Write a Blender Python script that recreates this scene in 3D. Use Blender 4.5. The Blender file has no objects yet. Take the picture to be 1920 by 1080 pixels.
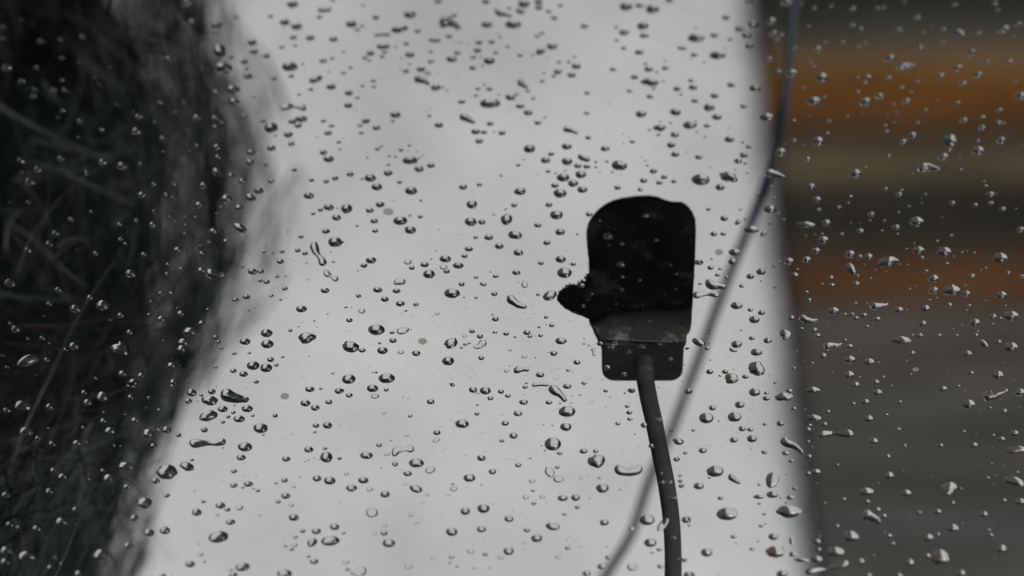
import bpy, math, random
import numpy as np
from mathutils import Vector, noise

R = math.radians
rnd = random.Random(11)
S = bpy.context.scene
COL = S.collection

# ------------------------------------------------------------------ camera
PANE_Z = 1.6            # top face of the wet glass
PITCH, DIST, LENS = R(42), 0.5, 120.0
CAM = Vector((0, -DIST * math.cos(PITCH), PANE_Z + DIST * math.sin(PITCH)))
FPX = LENS / 36.0 * 1920
cd = bpy.data.cameras.new('camera')
cam = bpy.data.objects.new('camera', cd)
COL.objects.link(cam)
cam.location = CAM
cam.rotation_euler = (math.pi / 2 - PITCH, 0, 0)
cd.lens, cd.sensor_width = LENS, 36
cd.clip_start, cd.clip_end = 0.01, 500
cd.dof.use_dof = True
cd.dof.focus_distance = 0.488
cd.dof.aperture_fstop = 18.5
S.camera = cam

# ------------------------------------------------------------------ light
W = bpy.data.worlds.new('World')
S.world = W
W.use_nodes = True
wn = W.node_tree
sky = wn.nodes.new('ShaderNodeTexSky')
sky.sky_type = 'NISHITA'
sky.sun_disc = False
sky.sun_elevation = R(60)
sky.sun_rotation = R(100)
sky.air_density = 1.8
sky.dust_density = 8.0
sky.ozone_density = 0.2
bg = wn.nodes['Background']
wn.links.new(sky.outputs[0], bg.inputs[0])
bg.inputs[1].default_value = 0.10
sl = bpy.data.lights.new('sun', 'SUN')
sl.energy, sl.angle, sl.color = 1.2, R(25), (1.0, 0.99, 0.98)
sun = bpy.data.objects.new('sun', sl)
COL.objects.link(sun)
a = R(100)
sd = Vector((math.sin(a) * math.cos(R(60)), math.cos(a) * math.cos(R(60)), math.sin(R(60))))
sun.rotation_euler = (-sd).to_track_quat('-Z', 'Y').to_euler()
sun.location = (0, -3, 6)
S.view_settings.view_transform = 'Standard'
S.view_settings.look = 'None'
S.view_settings.gamma = 1
S.view_settings.use_curve_mapping = False
S.view_settings.exposure = 0.0
S.render.engine = 'CYCLES'
S.cycles.max_bounces = 14
S.cycles.transmission_bounces = 10
S.cycles.transparent_max_bounces = 24
S.cycles.diffuse_bounces = 3
S.cycles.glossy_bounces = 5
S.cycles.sample_clamp_indirect = 4
S.cycles.blur_glossy = 0.2
S.cycles.use_denoising = True
S.cycles.denoiser = 'OPENIMAGEDENOISE'
S.cycles.denoising_input_passes = 'RGB_ALBEDO_NORMAL'

# ------------------------------------------------------------------ helpers
def ray(px, py):
    u, v = (px - 960) / FPX, (540 - py) / FPX
    f = Vector((0, math.cos(PITCH), -math.sin(PITCH)))
    up = Vector((0, math.sin(PITCH), math.cos(PITCH)))
    return f + Vector((u, 0, 0)) + up * v

def at(px, py, z=PANE_Z):
    """where the line of sight of a photo pixel meets the level z"""
    d = ray(px, py)
    return CAM + d * ((z - CAM.z) / d.z)

def proj(P):
    d = Vector(P) - CAM
    f = Vector((0, math.cos(PITCH), -math.sin(PITCH)))
    up = Vector((0, math.sin(PITCH), math.cos(PITCH)))
    w = d.dot(f)
    return 960 + FPX * d.x / w, 540 - FPX * d.dot(up) / w

def tag(o, label=None, cat=None, group=None, kind=None):
    if label: o['label'] = label
    if cat: o['category'] = cat
    if group: o['group'] = group
    if kind: o['kind'] = kind
    return o

def mesh_obj(name, verts, faces, mat, parent=None, smooth=True, flat=None):
    me = bpy.data.meshes.new(name)
    me.from_pydata([tuple(v) for v in verts], [], faces)
    if smooth:
        fl = [True] * len(me.polygons)
        if flat:
            for i in flat: fl[i] = False
        me.polygons.foreach_set('use_smooth', fl)
    me.materials.append(mat)
    me.update()
    o = bpy.data.objects.new(name, me)
    COL.objects.link(o)
    if parent: o.parent = parent
    return o

def empty(name, loc=(0, 0, 0)):
    o = bpy.data.objects.new(name, None)
    COL.objects.link(o)
    o.location = loc
    o.empty_display_size = 0.01
    return o

def box(x0, x1, y0, y1, z0, z1):
    v = [(x0, y0, z0), (x1, y0, z0), (x1, y1, z0), (x0, y1, z0), (x0, y0, z1), (x1, y0, z1), (x1, y1, z1), (x0, y1, z1)]
    f = [(3, 2, 1, 0), (4, 5, 6, 7), (0, 1, 5, 4), (1, 2, 6, 5), (2, 3, 7, 6), (3, 0, 4, 7)]
    return v, f

def tube(pts, rads, n=8, V=None, F=None, cap=True):
    V = [] if V is None else V
    F = [] if F is None else F
    b = len(V)
    m = len(pts)
    prev = None
    for i, p in enumerate(pts):
        t = (pts[min(i + 1, m - 1)] - pts[max(i - 1, 0)]).normalized()
        s = t.cross(Vector((0, 0, 1)) if prev is None else prev.cross(t))
        if prev is None:
            if s.length < 1e-4: s = t.cross(Vector((0, 1, 0)))
            s.normalize()
        else:
            s = (prev - t * prev.dot(t)).normalized()
        prev = s
        q = t.cross(s)
        for k in range(n):
            a = 2 * math.pi * k / n
            V.append(p + (s * math.cos(a) + q * math.sin(a)) * rads[i])
    for i in range(m - 1):
        for k in range(n):
            F.append((b + i * n + k, b + i * n + (k + 1) % n, b + (i + 1) * n + (k + 1) % n, b + (i + 1) * n + k))
    if cap:
        F.append(tuple(b + k for k in range(n))[::-1])
        F.append(tuple(b + (m - 1) * n + k for k in range(n)))
    return V, F

def catmull(P, n=6):
    P = [Vector(p) for p in P]
    Q = [P[0] * 2 - P[1]] + P + [P[-1] * 2 - P[-2]]
    out = []
    for i in range(1, len(Q) - 2):
        for k in range(n):
            t = k / n
            a, b, c, d = Q[i - 1:i + 3]
            out.append(0.5 * ((2 * b) + (c - a) * t + (2 * a - 5 * b + 4 * c - d) * t * t + (3 * b - a - 3 * c + d) * t ** 3))
    out.append(P[-1])
    return out

def mat(name):
    m = bpy.data.materials.new(name)
    m.use_nodes = True
    nt = m.node_tree
    return m, nt, nt.nodes, nt.links, nt.nodes['Principled BSDF']

def ramp_mat(name, stops, scale=(1, 1, 1), detail=5, rough=0.6, rough_n=0.6, bump=0.0, spec=0.3, bdist=0.001):
    m, nt, N, L, P = mat(name)
    tc = N.new('ShaderNodeTexCoord')
    mp = N.new('ShaderNodeMapping')
    mp.inputs['Scale'].default_value = scale
    L.new(tc.outputs['Object'], mp.inputs[0])
    no = N.new('ShaderNodeTexNoise')
    no.inputs['Scale'].default_value = 1
    no.inputs['Detail'].default_value = detail
    no.inputs['Roughness'].default_value = rough_n
    L.new(mp.outputs[0], no.inputs[0])
    r = N.new('ShaderNodeValToRGB')
    while len(r.color_ramp.elements) < len(stops): r.color_ramp.elements.new(0.5)
    for e, (p, c) in zip(r.color_ramp.elements, stops):
        e.position = p
        e.color = (*c, 1)
    L.new(no.outputs[0], r.inputs[0])
    L.new(r.outputs[0], P.inputs['Base Color'])
    P.inputs['Roughness'].default_value = rough
    P.inputs['Specular IOR Level'].default_value = spec
    if bump:
        b = N.new('ShaderNodeBump')
        b.inputs['Strength'].default_value = bump
        b.inputs['Distance'].default_value = bdist
        L.new(no.outputs[0], b.inputs['Height'])
        L.new(b.outputs[0], P.inputs['Normal'])
    return m

# ------------------------------------------------------------------ materials
M_soil = ramp_mat('dark soil', [(0.3, (0.035, 0.032, 0.027)), (0.7, (0.09, 0.08, 0.066))], (9, 9, 9), rough=0.95, bump=0.6, bdist=0.02)
M_path = ramp_mat('pale concrete', [(0.30, (0.39, 0.414, 0.448)), (0.5, (0.488, 0.518, 0.558)), (0.70, (0.573, 0.606, 0.648))], (5, 4, 5), detail=9, rough_n=0.68, rough=0.85, bump=0.15, bdist=0.004)
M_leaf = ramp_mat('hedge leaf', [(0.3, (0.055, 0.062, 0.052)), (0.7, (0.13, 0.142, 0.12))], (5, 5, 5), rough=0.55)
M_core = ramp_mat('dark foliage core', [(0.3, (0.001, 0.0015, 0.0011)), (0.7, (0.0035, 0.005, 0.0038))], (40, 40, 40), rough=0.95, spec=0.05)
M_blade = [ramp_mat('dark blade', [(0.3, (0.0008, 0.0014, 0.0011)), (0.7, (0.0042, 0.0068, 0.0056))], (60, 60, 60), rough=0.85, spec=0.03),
           ramp_mat('brown blade', [(0.3, (0.012, 0.010, 0.009)), (0.7, (0.040, 0.033, 0.029))], (60, 60, 60), rough=0.85, spec=0.03),
           ramp_mat('blue grey blade', [(0.3, (0.020, 0.028, 0.029)), (0.7, (0.058, 0.077, 0.079))], (60, 60, 60), rough=0.85, spec=0.03),
           ramp_mat('pale dry blade', [(0.3, (0.045, 0.049, 0.049)), (0.7, (0.125, 0.134, 0.134))], (60, 60, 60), rough=0.85, spec=0.03)]
def plank_mat(name, c):
    lo = tuple(x * 0.6 for x in c)
    hi = tuple(min(1, x * 1.4) for x in c)
    return ramp_mat(name, [(0.3, lo), (0.52, c), (0.75, hi)], (6.5, 22, 30), detail=7, rough=0.8, bump=0.3, bdist=0.002, spec=0.2)

m, nt, N, L, P = mat('clear glass')
N.remove(P)
tr = N.new('ShaderNodeBsdfTransparent'); tr.inputs[0].default_value = (0.975, 0.985, 0.98, 1)
gl = N.new('ShaderNodeBsdfGlossy'); gl.inputs['Roughness'].default_value = 0.0
lw = N.new('ShaderNodeLayerWeight'); lw.inputs[0].default_value = 0.5
pw = N.new('ShaderNodeMath'); pw.operation = 'POWER'; pw.inputs[1].default_value = 5
ma = N.new('ShaderNodeMath'); ma.operation = 'MULTIPLY_ADD'; ma.inputs[1].default_value = 0.6; ma.inputs[2].default_value = 0.002
mx = N.new('ShaderNodeMixShader')
L.new(lw.outputs['Facing'], pw.inputs[0]); L.new(pw.outputs[0], ma.inputs[0]); L.new(ma.outputs[0], mx.inputs[0])
L.new(tr.outputs[0], mx.inputs[1]); L.new(gl.outputs[0], mx.inputs[2]); L.new(mx.outputs[0], N['Material Output'].inputs[0])
M_glass = m

m, nt, N, L, P = mat('water')
N.remove(P)
g = N.new('ShaderNodeBsdfGlass'); g.inputs['IOR'].default_value = 1.333; g.inputs['Roughness'].default_value = 0.0
g.inputs[0].default_value = (0.985, 0.99, 0.985, 1)
L.new(g.outputs[0], N['Material Output'].inputs[0])
M_water = m

def film_mat(name, col, opac):
    m, nt, N, L, P = mat(name)
    P.inputs['Base Color'].default_value = (*col, 1)
    P.inputs['Roughness'].default_value = 0.8
    P.inputs['Alpha'].default_value = opac
    P.inputs['Specular IOR Level'].default_value = 0.1
    return m
M_spot = film_mat('dried mineral spot', (0.20, 0.20, 0.19), 0.62)
M_scratch = film_mat('scratched glass', (0.85, 0.85, 0.85), 0.12)
M_dust = film_mat('dust speck', (0.05, 0.045, 0.04), 0.75)
M_lint = film_mat('pale lint', (0.75, 0.75, 0.72), 0.6)

def black_plastic(name, base, smudge_sheen, lo, hi, scale, rough, spec):
    m = ramp_mat(name, [(lo, base), (hi, smudge_sheen)], (scale, scale, scale), detail=8, rough=rough, spec=spec, rough_n=0.65)
    return m
M_adh = black_plastic('black sealant', (0.0010, 0.0011, 0.0010), (0.018, 0.022, 0.025), 0.52, 0.76, 150, 0.7, 0.0)  # sheen on the sealant is painted in as faint bluish patches
M_plate = black_plastic('dark housing plastic', (0.011, 0.0103, 0.009), (0.14, 0.14, 0.137), 0.51, 0.70, 330, 0.5, 0.25)
nt = M_plate.node_tree
N, L = nt.nodes, nt.links
tc = N.new('ShaderNodeTexCoord'); sx = N.new('ShaderNodeSeparateXYZ'); L.new(tc.outputs['Object'], sx.inputs[0])
n2 = N.new('ShaderNodeTexNoise'); n2.inputs['Scale'].default_value = 420; n2.inputs['Detail'].default_value = 6; L.new(tc.outputs['Object'], n2.inputs[0])
m1 = N.new('ShaderNodeMath'); m1.operation = 'MULTIPLY_ADD'; m1.inputs[1].default_value = 0.0052; m1.inputs[2].default_value = -0.0026; L.new(n2.outputs[0], m1.inputs[0])
m2 = N.new('ShaderNodeMath'); m2.operation = 'ADD'; L.new(sx.outputs[1], m2.inputs[0]); L.new(m1.outputs[0], m2.inputs[1])
mr = N.new('ShaderNodeMapRange'); mr.inputs[1].default_value = -0.0054; mr.inputs[2].default_value = -0.0036; mr.clamp = True; L.new(m2.outputs[0], mr.inputs[0])
mxc = N.new('ShaderNodeMix'); mxc.data_type = 'RGBA'; mxc.inputs[7].default_value = (0.0015, 0.0016, 0.0015, 1)
pb = N['Principled BSDF']
src = pb.inputs['Base Color'].links[0].from_socket
L.new(mr.outputs[0], mxc.inputs[0]); L.new(src, mxc.inputs[6]); L.new(mxc.outputs[2], pb.inputs['Base Color'])
M_cap = black_plastic('dark cap plastic', (0.030, 0.028, 0.025), (0.05, 0.048, 0.045), 0.45, 0.85, 200, 0.55, 0.2)
M_sheath = black_plastic('black cable sheath', (0.014, 0.0165, 0.017), (0.056, 0.061, 0.064), 0.35, 0.85, 110, 0.8, 0.1)
M_cable2 = black_plastic('blue black cable sheath', (0.011, 0.021, 0.034), (0.02, 0.036, 0.054), 0.4, 0.8, 120, 0.5, 0.3)

# ------------------------------------------------------------------ the setting
v, f = box(-40, 40, -40, 40, -0.5, 0.0)
tag(mesh_obj('ground', v, f, M_soil, smooth=False), kind='structure')
e0, e1 = at(1403, 0, 0.012), at(1506, 1000, 0.012)
def edge_x(y): return e0.x + (e1.x - e0.x) * (y - e0.y) / (e1.y - e0.y)
ys = np.linspace(-0.6, 2.62, 24)
top, vs, fs = [], [], []
for y in ys:
    vs += [(-0.60, y, 0.012), (edge_x(y) + 0.002 * noise.noise((0, y * 5, 0)), y, 0.012), (-0.60, y, -0.05), (edge_x(y), y, -0.05)]
for i in range(len(ys) - 1):
    a = 4 * i
    fs += [(a, a + 1, a + 5, a + 4), (a + 1, a + 3, a + 7, a + 5), (a + 2, a, a + 4, a + 6)]
tag(mesh_obj('path', vs, fs, M_path, smooth=False), kind='structure')

# row of boards right of the path
deck = empty('board_row', (0.8, 1.4, 0))
tag(deck, 'blurred row of crosswise boards in weathered grey and rust brown, right of the pale strip', 'boards')
bands = [  # photo rows the board covers, its colour
    (-330, -200, (0.035, 0.036, 0.032)), (-200, -70, (0.030, 0.032, 0.028)), (-70, 28, (0.018, 0.021, 0.016)), (28, 72, (0.042, 0.042, 0.036)),
    (72, 100, (0.076, 0.056, 0.040)), (100, 132, (0.112, 0.069, 0.031)), (132, 168, (0.124, 0.058, 0.011)), (168, 202, (0.108, 0.042, 0.008)),
    (202, 235, (0.074, 0.036, 0.011)), (235, 264, (0.036, 0.022, 0.011)), (264, 298, (0.062, 0.051, 0.032)), (298, 334, (0.072, 0.062, 0.037)),
    (334, 362, (0.033, 0.030, 0.020)), (362, 442, (0.014, 0.0125, 0.009)), (442, 488, (0.034, 0.024, 0.014)), (488, 548, (0.074, 0.033, 0.010)),
    (548, 578, (0.060, 0.037, 0.021)), (578, 650, (0.060, 0.057, 0.051)), (650, 725, (0.059, 0.056, 0.050)), (725, 800, (0.050, 0.050, 0.045)),
    (800, 885, (0.052, 0.052, 0.046)), (885, 925, (0.048, 0.047, 0.042)), (925, 962, (0.050, 0.052, 0.049)), (962, 1005, (0.052, 0.059, 0.061)),
    (1005, 1150, (0.050, 0.051, 0.050)), (1150, 1300, (0.050, 0.052, 0.050)), (1300, 1480, (0.050, 0.050, 0.046)), (1480, 1680, (0.046, 0.045, 0.040))]
for i, (p0, p1, c) in enumerate(bands):
    zt = 0.034 + 0.003 * rnd.random()
    ya, yb = at(960, p1, zt).y + 0.0012, at(960, p0, zt).y - 0.0012
    xa = edge_x((ya + yb) / 2) + 0.004 + 0.004 * rnd.random()
    v, f = box(xa - deck.location.x, 1.9 + 0.1 * rnd.random() - deck.location.x, ya - deck.location.y, yb - deck.location.y, 0.004, zt)
    o = mesh_obj('plank', v, f, plank_mat('board stain', c), deck, smooth=False)
    bv = o.modifiers.new('round', 'BEVEL'); bv.width = 0.002; bv.segments = 2

# hedge added past the path's end to darken the drops (only shows inside them)
backdrop = empty('backdrop', (0, 3.2, 0))
tag(backdrop, 'added dark leafy hedge beyond the pale strip, seen only inside the drops', 'backdrop')
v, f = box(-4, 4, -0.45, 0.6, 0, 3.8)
mesh_obj('dark_core', v, f, M_core, backdrop, smooth=False)
V, F = [], []
for i in range(9000):
    c = Vector((rnd.uniform(-4.1, 4.1), -0.55 + 0.22 * rnd.random() + 0.1 * noise.noise((i * .37, 0, 0)), rnd.uniform(0, 4.0)))
    n = Vector((rnd.gauss(0, 1), rnd.gauss(0, 1), rnd.gauss(0, 1))).normalized()
    s = n.orthogonal().normalized() * rnd.uniform(0.03, 0.06)
    t = n.cross(s) * 0.5
    b = len(V)
    V += [c - s, c + t, c + s, c - t]
    F.append((b, b + 1, b + 2, b + 3))
tag(mesh_obj('foliage', V, F, M_leaf, backdrop, smooth=False), kind='stuff')

# ------------------------------------------------------------------ the pane
v, f = box(-0.55, 0.55, -0.42, 0.75, PANE_Z - 0.004, PANE_Z)
pane = mesh_obj('glass_pane', v, f, M_glass, smooth=False)
tag(pane, 'clear wet glass pane with dust and raindrops filling the whole view', 'glass pane')
TOP = PANE_Z + 0.00004
UND = PANE_Z - 0.0041

# ------------------------------------------------------------------ shaggy dark clump at the left
clump = empty('grass_clump', (-0.35, 0.35, 0))
tag(clump, 'dark shaggy clump of fine blades, blurred behind the left of the wet glass', 'grass')
base = clump.location
EDGE = [(-400, 330), (-100, 335), (0, 325), (100, 358), (200, 395), (300, 418), (400, 418), (500, 402), (570, 382), (650, 345), (720, 302), (800, 245), (900, 212), (1000, 200), (1100, 190), (1500, 190)]
def edge(py): return float(np.interp(py, [e[0] for e in EDGE], [e[1] for e in EDGE]))
V, F = [], []
centres = []
def lump(c, r):
    b = len(V)
    n1, n2 = 9, 6
    sd = rnd.uniform(0, 99)
    for j in range(n2 + 1):
        th = math.pi * j / n2
        for k in range(n1):
            ph = 2 * math.pi * k / n1
            d = Vector((math.sin(th) * math.cos(ph), math.sin(th) * math.sin(ph), math.cos(th)))
            V.append(c + d * r * (1 + 0.45 * noise.noise(d * 1.7 + Vector((sd, 0, 0)))) - base)
    for j in range(n2):
        for k in range(n1):
            F.append((b + j * n1 + k, b + (j + 1) * n1 + k, b + (j + 1) * n1 + (k + 1) % n1, b + j * n1 + (k + 1) % n1))
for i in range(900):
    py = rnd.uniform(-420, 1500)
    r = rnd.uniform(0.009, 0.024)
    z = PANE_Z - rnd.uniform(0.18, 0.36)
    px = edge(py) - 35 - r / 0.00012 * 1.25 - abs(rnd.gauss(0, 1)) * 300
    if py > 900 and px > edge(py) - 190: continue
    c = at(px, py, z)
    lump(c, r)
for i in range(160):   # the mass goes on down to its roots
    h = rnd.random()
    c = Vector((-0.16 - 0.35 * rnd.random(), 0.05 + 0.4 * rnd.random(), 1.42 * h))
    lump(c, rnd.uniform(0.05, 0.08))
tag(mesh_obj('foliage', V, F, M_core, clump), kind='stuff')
VV = [([], []) for _ in range(4)]
def strand(pts, r0, r1, mi):
    pts = [p - base for p in pts]
    n = len(pts)
    tube(pts, [r0 + (r1 - r0) * i / (n - 1) for i in range(n)], 3, VV[mi][0], VV[mi][1], cap=False)
def blade(px, py, z, ang, ln, bend, r, mi, lim=12):
    p = at(px, py, z)
    q, pts = ang, [p]
    for i in range(9):
        q += bend / 9
        st = ln / 9
        p = p + Vector((math.cos(q) * st, -math.sin(q) * st * 0.67, -math.sin(q) * st * 0.74 + rnd.gauss(0, 0.0004)))
        pts.append(p)
    for q_ in pts[3::3]:      # blades do not lean out past the clump's side
        qx, qy = proj(q_)
        if qx > edge(qy) + lim: return
    strand(pts, r, r * 0.25, mi)
for i in range(3400):
    py = rnd.uniform(-250, 1330)
    e = edge(py)
    px = e - 20 - abs(rnd.gauss(0, 1)) * 200
    z = PANE_Z - (rnd.uniform(0.05, 0.20) if px < e - 110 else rnd.uniform(0.16, 0.34))
    low = py > 560
    ins = min(1, (e - px) / 260)
    ang = rnd.gauss(1.5, 0.2 + 0.5 * ins) if not low else rnd.gauss(2.03, 0.22 + 0.6 * ins)
    if rnd.random() < 0.35: ang += math.pi
    u = rnd.random()
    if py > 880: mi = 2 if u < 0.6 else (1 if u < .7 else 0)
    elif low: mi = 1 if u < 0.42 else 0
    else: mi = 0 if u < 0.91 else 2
    blade(px, py, z, ang, rnd.uniform(0.012, 0.045), rnd.gauss(0, 0.35 + 0.6 * ins), rnd.uniform(0.00010, 0.00034), mi, rnd.gauss(45, 55))
for i in range(850):   # wisps that stand off the edge over the pale strip
    py = rnd.uniform(-120, 1150)
    px = edge(py) - 40 + min(2 if py < 540 else 1.7, abs(rnd.gauss(0, 1))) * (88 if 40 < py < 560 else 72)
    z = PANE_Z - rnd.uniform(0.16, 0.36)
    blade(px, py, z, (1.50 if py < 420 else 2.0) + rnd.gauss(0, 0.22) + (math.pi if rnd.random() < .5 else 0), rnd.uniform(0.02, 0.06 if py < 500 else 0.038), rnd.gauss(0, 0.6), rnd.uniform(0.0002, 0.0007), rnd.choice([0, 0, 2]), rnd.gauss(115, 45) if 40 < py < 560 else rnd.gauss(75, 35))
for i in range(680):   # fine grey hairs, paler than most blades
    py = rnd.uniform(-60, 1120)
    px = edge(py) - 30 - abs(rnd.gauss(0, 1)) * 190
    a0 = (rnd.gauss(1.5, 0.35) if px > 230 else rnd.gauss(0.5 if py < 420 else -0.5, 0.6)) if py < 580 else rnd.gauss(2.6, 0.5)
    blade(px, py, PANE_Z - rnd.uniform(0.035, 0.13), a0, rnd.uniform(0.010, 0.036), rnd.gauss(0, 1.1), rnd.uniform(0.00004, 0.00010), 1 if 570 < py < 780 and rnd.random() < .7 else (3 if rnd.random() < .5 else 2))
for mi in range(4):
    if VV[mi][0]:
        tag(mesh_obj('blades', VV[mi][0], VV[mi][1], M_blade[mi], clump), kind='stuff')
PALE = [[(-20, 185), (60, 230), (120, 262), (205, 292)], [(60, 262), (150, 282), (215, 303)], [(78, 150), (92, 178), (106, 198)],
        [(20, 418), (65, 455), (110, 500), (152, 542)], [(-10, 553), (60, 556), (135, 562)], [(75, 538), (86, 515), (84, 540), (118, 548)],
        [(170, 787), (147, 827), (112, 868), (92, 905)], [(153, 880), (150, 915), (147, 950)], [(127, 905), (114, 930), (103, 958)],
        [(25, 826), (38, 845), (100, 812), (162, 780)], [(62, 860), (70, 885), (74, 905)], [(45, 612), (133, 606), (200, 600), (242, 590)],
        [(80, 694), (200, 668), (335, 636)], [(190, 702), (270, 668), (335, 655)], [(302, 370), (300, 430), (301, 482)], [(297, 498), (288, 530), (276, 565)],
        [(180, 75), (190, 90), (196, 112)], [(10, 470), (22, 420), (34, 395)], [(-10, 395), (40, 398), (90, 402)], [(120, 330), (200, 355), (250, 380)],
        [(60, 305), (120, 318), (175, 316)], [(30, 340), (62, 328), (98, 332)], [(210, 420), (232, 402), (250, 396)], [(352, 30), (362, 95), (366, 160)],
        [(282, 62), (318, 74), (356, 92)], [(10, 640), (90, 655), (150, 690)], [(-5, 730), (80, 700), (160, 694)], [(110, 470), (130, 455), (165, 450)]]
for pl in PALE:
    for h in range(3):
        zz = PANE_Z - rnd.uniform(0.035, 0.08)
        pts = catmull([at(x + rnd.gauss(0, 5), y + rnd.gauss(0, 5), zz + 0.004 * rnd.random()) - base for x, y in pl], 5)
        n = len(pts)
        r = rnd.uniform(0.00006, 0.00015)
        V, F = tube(pts, [r * (1 - 0.6 * i / n) for i in range(n)], 5)
        dark = pl[0][0] in (352, 282)
        mesh_obj('stalk', V, F, M_blade[0 if dark else (1 if 600 < pl[0][1] < 760 else rnd.choice([2, 3]))], clump)

# ------------------------------------------------------------------ the far cable
pts2 = [(1496, -420), (1492, -200), (1488, 0), (1480, 110), (1465, 225), (1437, 330), (1406, 420), (1374, 500), (1343, 580), (1318, 650), (1290, 725),
        (1262, 800), (1226, 880), (1206, 935), (1184, 1000), (1148, 1060), (1100, 1130), (1020, 1230), (900, 1340)]
P3 = [at(x, y, float(np.interp(y, [-420, 200, 700, 1340], [1.55, 1.515, 1.455, 1.43]))) for x, y in pts2]
cp = catmull(P3, 6)
V, F = tube(cp, [0.00094] * len(cp), 10)
tag(mesh_obj('cable', V, F, M_cable2), 'thin blue black cable hanging in a curve, blurred, behind glass right of the sensor', 'cable')

# ------------------------------------------------------------------ sensor glued under the glass
sensor = empty('sensor', at(1205, 560, UND))
tag(sensor, 'black sensor stuck under the wet glass with torn sealant and its own black cable', 'sensor')
sb = sensor.location.copy()
def refine(poly, step, amp, seed, closed=True):
    out = []
    n = len(poly)
    for i in range(n):
        a, b = Vector((*poly[i][:2], 0)), Vector((*poly[(i + 1) % n][:2], 0))
        am = poly[i][2] if len(poly[i]) > 2 else amp
        k = max(1, int((b - a).length / step))
        for j in range(k):
            p = a + (b - a) * (j / k)
            out.append((p.x + am * noise.noise((p.x * .23, p.y * .23, seed)) + 0.8 * am * noise.noise((p.x * .7, p.y * .7, seed + 9)),
                        p.y + am * noise.noise((p.x * .23, p.y * .23, seed + 5)) + 0.8 * am * noise.noise((p.x * .7, p.y * .7, seed + 3))))
    return out
def slab(poly, z0, z1, inset=0.0, rings=2):
    """a flat pad following an outline on the glass, z0 above z1, its lower rim drawn in"""
    n = len(poly)
    cx, cy = sum(p[0] for p in poly) / n, sum(p[1] for p in poly) / n
    V, F = [], []
    for j, (z, s) in enumerate([(z0, 0.0), (z0 + (z1 - z0) * .6, inset * .15), (z1, inset)]):
        for x, y in poly:
            d = math.hypot(x - cx, y - cy)
            kx = 1 - s / max(d, 1)
            V.append(at(cx + (x - cx) * kx, cy + (y - cy) * kx, z0) + Vector((0, 0, z - z0)) - sb)
    F.append(tuple(range(n))[::-1])
    for j in range(2):
        for k in range(n):
            F.append((j * n + k, j * n + (k + 1) % n, (j + 1) * n + (k + 1) % n, (j + 1) * n + k))
    F.append(tuple(2 * n + k for k in range(n)))
    return V, F
r_ = 5.2
adh = [(1099, 436), (1102, 419), (1111, 404), (1121, 393), (1135, 382), (1150, 375), (1170, 370), (1195, 367), (1215, 366), (1232, 368), (1248, 375), (1262, 378),
       (1278, 378), (1289, 385), (1299, 398), (1304, 412), (1305, 432), (1304, 470), (1302, 512), (1300, 545), (1299, 566, 4), (1270, 572, 5), (1230, 568, 5), (1190, 574, 5),
       (1150, 578, 5), (1122, 592, 3), (1109, 596, 1.2), (1103, 591, 1.4), (1085, 583, 1.6), (1066, 576, 2.2), (1054, 569, r_), (1048, 557, r_), (1049, 548, r_), (1055, 540, r_), (1066, 535, r_), (1078, 532, r_),
       (1091, 530, r_), (1099, 522, r_), (1104, 511, 2), (1104, 490), (1101, 462)]
adh = [p if len(p) > 2 else (*p, 0.8) for p in adh]
po = refine(adh, 2.2, 0.8, 3)
V, F = slab(po, UND, UND - 0.0012, 4)
for (x, y, r) in [(1101, 515, 2.4), (1097, 519, 1.8), (1104, 518, 2.6), (1091, 525, 2.2), (1085, 528, 1.9), (1046, 553, 1.6), (1068, 532, 1.6), (1061, 535, 1.5)]:
    b = len(V)
    vv, ff = slab([(x + r * (0.8 + .5 * rnd.random()) * math.cos(t), y + .8 * r * (0.7 + .5 * rnd.random()) * math.sin(t)) for t in np.linspace(0, 6.28, 8)[:-1]], UND, UND - 0.0004, .5)
    V += vv
    F += [tuple(i + b for i in q) for q in ff]
mesh_obj('sealant', V, F, M_adh, sensor, smooth=False)
plate = [(1108, 470), (1298, 470), (1299, 560), (1297, 600), (1295, 608), (1289, 614), (1287, 632), (1283, 640), (1240, 641), (1127, 637), (1121, 627), (1114, 612), (1108, 598), (1104, 592), (1106, 540)]
po = refine(plate, 4, 0.5, 8)
V, F = slab(po, UND - 0.0013, UND - 0.0031, 2)
mesh_obj('mounting_plate', V, F, M_plate, sensor, smooth=False)
# lighter brown ridge along the near rim of the plate
rp = [at(x, y, UND - 0.0012) - sb for x, y in [(1132, 635), (1170, 638), (1220, 640), (1262, 641)]]
V, F = tube(catmull(rp, 5), [0.00011] * 16, 6)
mesh_obj('ridge', V, F, M_spot if False else ramp_mat('lighter ridge', [(0.3, (0.035, 0.03, 0.027)), (0.7, (0.075, 0.066, 0.06))], (300, 300, 300)), sensor)
# body: rounded front, lies below the plate and points towards the camera
zt, zb = UND - 0.0018, UND - 0.0094
yf = at(1205, 645, zt).y
xl, xr = at(1130, 645, zt).x, at(1283, 645, zt).x
sec = []
rc = 0.0019
W2, H2 = (xr - xl) / 2, (zt - zb) / 2
cx_, cz_ = (xl + xr) / 2, (zt + zb) / 2
for (sx, sz, a0) in [(1, -1, -90), (1, 1, 0), (-1, 1, 90), (-1, -1, 180)]:
    r1 = rc if sz < 0 else 0.0005
    for k in range(7):
        a = R(a0 + 15 * k)
        sec.append((cx_ + sx * (W2 - r1) + r1 * math.cos(a), cz_ + sz * (H2 - r1) + r1 * math.sin(a)))
V, F = [], []
n = len(sec)
for (y, s) in [(yf + 0.0175, 1.0), (yf + 0.0005, 1.0), (yf + 0.00012, 0.985), (yf, 0.95)]:
    for x, z in sec:
        V.append(Vector((cx_ + (x - cx_) * s, y, cz_ + (z - cz_) * s)) - sb)
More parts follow.
